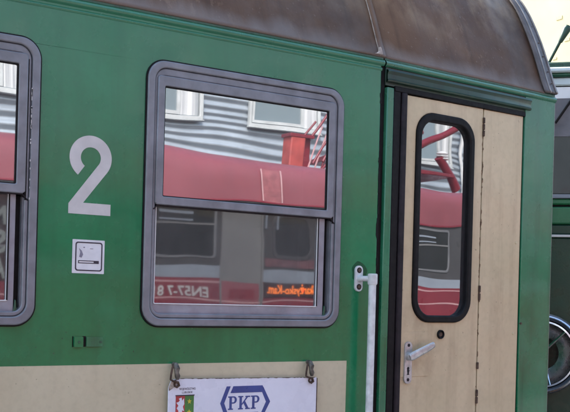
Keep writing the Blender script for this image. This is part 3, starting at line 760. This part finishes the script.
# ================================================================== PALE BUILDING FAR BEHIND
pb = thing('yellow_building', 'pale yellow rendered building in full sun far behind the locomotive', 'building', (0, 0, 0))
M['yellow'] = simple('pale yellow render', (.62, .53, .32), .85, 0, .08, .7, .004)
link('wall', box(19.0, 9, 0, 31, 30, 14.0), M['yellow'], pb)
link('roof', box(18.6, 8.6, 14.01, 31.4, 30.4, 14.4), M['rust'], pb)
for yy in (10.2, 16.4, 19.4, 22.4, 25.4):
    for zz in (1.5, 5.0, 8.6, 11.6):
        bm = box(18.9, yy, zz, 19.06, yy + 1.0, zz + 1.5)
        f = link('window', bm, M['white'], pb)
        link('pane', box(18.88, yy + .1, zz + .1, 18.93, yy + .9, zz + 1.4), M['dkglass'], f)
for yy, zz, w in ((13.6, 9.35, .12), (13.35, 8.75, .10), (13.75, 8.35, .08)):
    link('wall_vent', box(18.985, yy, zz, 19.02, yy + w * 1.6, zz + w * .7), simple('sun bleached vent', (.55, .47, .29), .8), pb)
link('plinth', box(18.92, 8.95, 0, 31.05, 30.05, .8), M['door_grey'], pb)

# ================================================================== GROUND, PLATFORM, TRACKS
t = NT('ballast ground')
c = t.mix(t.ramp(t.noise((1, 1, 1), 18., 6), .3, .7), (.09, .082, .075), (.24, .225, .205))
t.bsdf(c, .9, 0, t.bump(t.noise((1, 1, 1), 22., 4), .8, .03))
structure(link('ground', loft([[(-400, -400, -.05), (400, -400, -.05)], [(-400, 400, -.05), (400, 400, -.05)]]), t.m, None, 0))
t = NT('concrete platform paving')
bk = t.n('ShaderNodeTexBrick'); bk.offset = .5
for k, v in (('Scale', 1.), ('Mortar Size', .008), ('Brick Width', .5), ('Row Height', .5)): bk.inputs[k].default_value = v
bk.inputs['Color1'].default_value = (.36, .35, .33, 1); bk.inputs['Color2'].default_value = (.30, .29, .275, 1); bk.inputs['Mortar'].default_value = (.1, .1, .09, 1)
t.l(t.tc.outputs['Object'], bk.inputs['Vector'])
c = t.mix(t.mul(t.ramp(t.noise((1, 1, 1), 3., 6), .4, .7), .35), bk.outputs['Color'], (.2, .19, .18))
t.bsdf(c, .85, 0, t.bump(t.noise((1, 1, 1), 60., 3), .4, .004))
structure(link('platform', box(-40, -6.55, -.04, 40, -.28, .55), t.m, None, 0))
structure(link('pavement', box(-40, -13.9, -.04, 45, -10.1, .30), t.m, None, 0))
for i, yt in enumerate((.70, 2.14, -7.63, -9.07)):
    bm = box(-40, yt - .035, .0, 40, yt + .035, .14)
    structure(link('track_rail', bm, M['rust'], None, 0))

# ================================================================== LIGHT
SUN_EL, SUN_AZ = R(47), R(118)        # azimuth measured from +x towards +y: behind the carriage, a little to the left
d = Vector((cos(SUN_EL) * cos(SUN_AZ), cos(SUN_EL) * sin(SUN_AZ), sin(SUN_EL)))
sl = bpy.data.lights.new('sun', 'SUN'); sl.energy = 1.5; sl.angle = R(10); sl.color = (1., .97, .93)
so = bpy.data.objects.new('sun', sl); COL.objects.link(so); so.rotation_euler = d.to_track_quat('Z', 'Y').to_euler()
so.location = d * 50
W = bpy.data.worlds.new('World'); S.world = W; W.use_nodes = True
nt = W.node_tree; nt.nodes.clear()
sk = nt.nodes.new('ShaderNodeTexSky'); sk.sky_type = 'NISHITA'; sk.sun_disc = False
sk.sun_elevation = SUN_EL; sk.sun_rotation = R(90) - SUN_AZ
sk.air_density = 1.0; sk.dust_density = 2.5; sk.ozone_density = 1.0
b_ = nt.nodes.new('ShaderNodeBackground'); b_.inputs['Strength'].default_value = .15
wo = nt.nodes.new('ShaderNodeOutputWorld')
tn = nt.nodes.new('ShaderNodeMix'); tn.data_type = 'RGBA'; tn.blend_type = 'MULTIPLY'; tn.inputs[0].default_value = 1.; tn.inputs[7].default_value = (1.0, 1.0, .91, 1)   # hazy, slightly warm overcast
nt.links.new(sk.outputs[0], tn.inputs[6]); nt.links.new(tn.outputs[2], b_.inputs[0]); nt.links.new(b_.outputs[0], wo.inputs[0])

# ================================================================== CAMERA
cam = bpy.data.cameras.new('camera'); co = bpy.data.objects.new('camera', cam); COL.objects.link(co)
F, PHI, ROLL = 963., R(32.6), .027
cam.sensor_fit = 'HORIZONTAL'; cam.sensor_width = 36.; cam.lens = F / 570. * 36.
cam.shift_x = 0.; cam.shift_y = (295. - 206.) / 570.
cam.clip_end = 2000; cam.clip_start = .05
fw = Vector((sin(PHI), cos(PHI), 0)); rt_ = Vector((cos(PHI), -sin(PHI), 0)); up = Vector((0, 0, 1))
a = math.atan(ROLL)
xr = rt_ * cos(a) + up * sin(a); yu = -rt_ * sin(a) + up * cos(a)
co.matrix_world = Matrix(((xr.x, yu.x, -fw.x, 0), (xr.y, yu.y, -fw.y, -3.357), (xr.z, yu.z, -fw.z, 2.13), (0, 0, 0, 1)))
S.camera = co
S.render.resolution_x, S.render.resolution_y = 1024, 740
S.view_settings.view_transform = 'Standard'; S.view_settings.look = 'None'
S.view_settings.exposure = 2.1; S.view_settings.gamma = 1.0; S.view_settings.use_curve_mapping = False
S.render.engine = 'CYCLES'
S.cycles.max_bounces = 10; S.cycles.transparent_max_bounces = 16; S.cycles.use_denoising = True
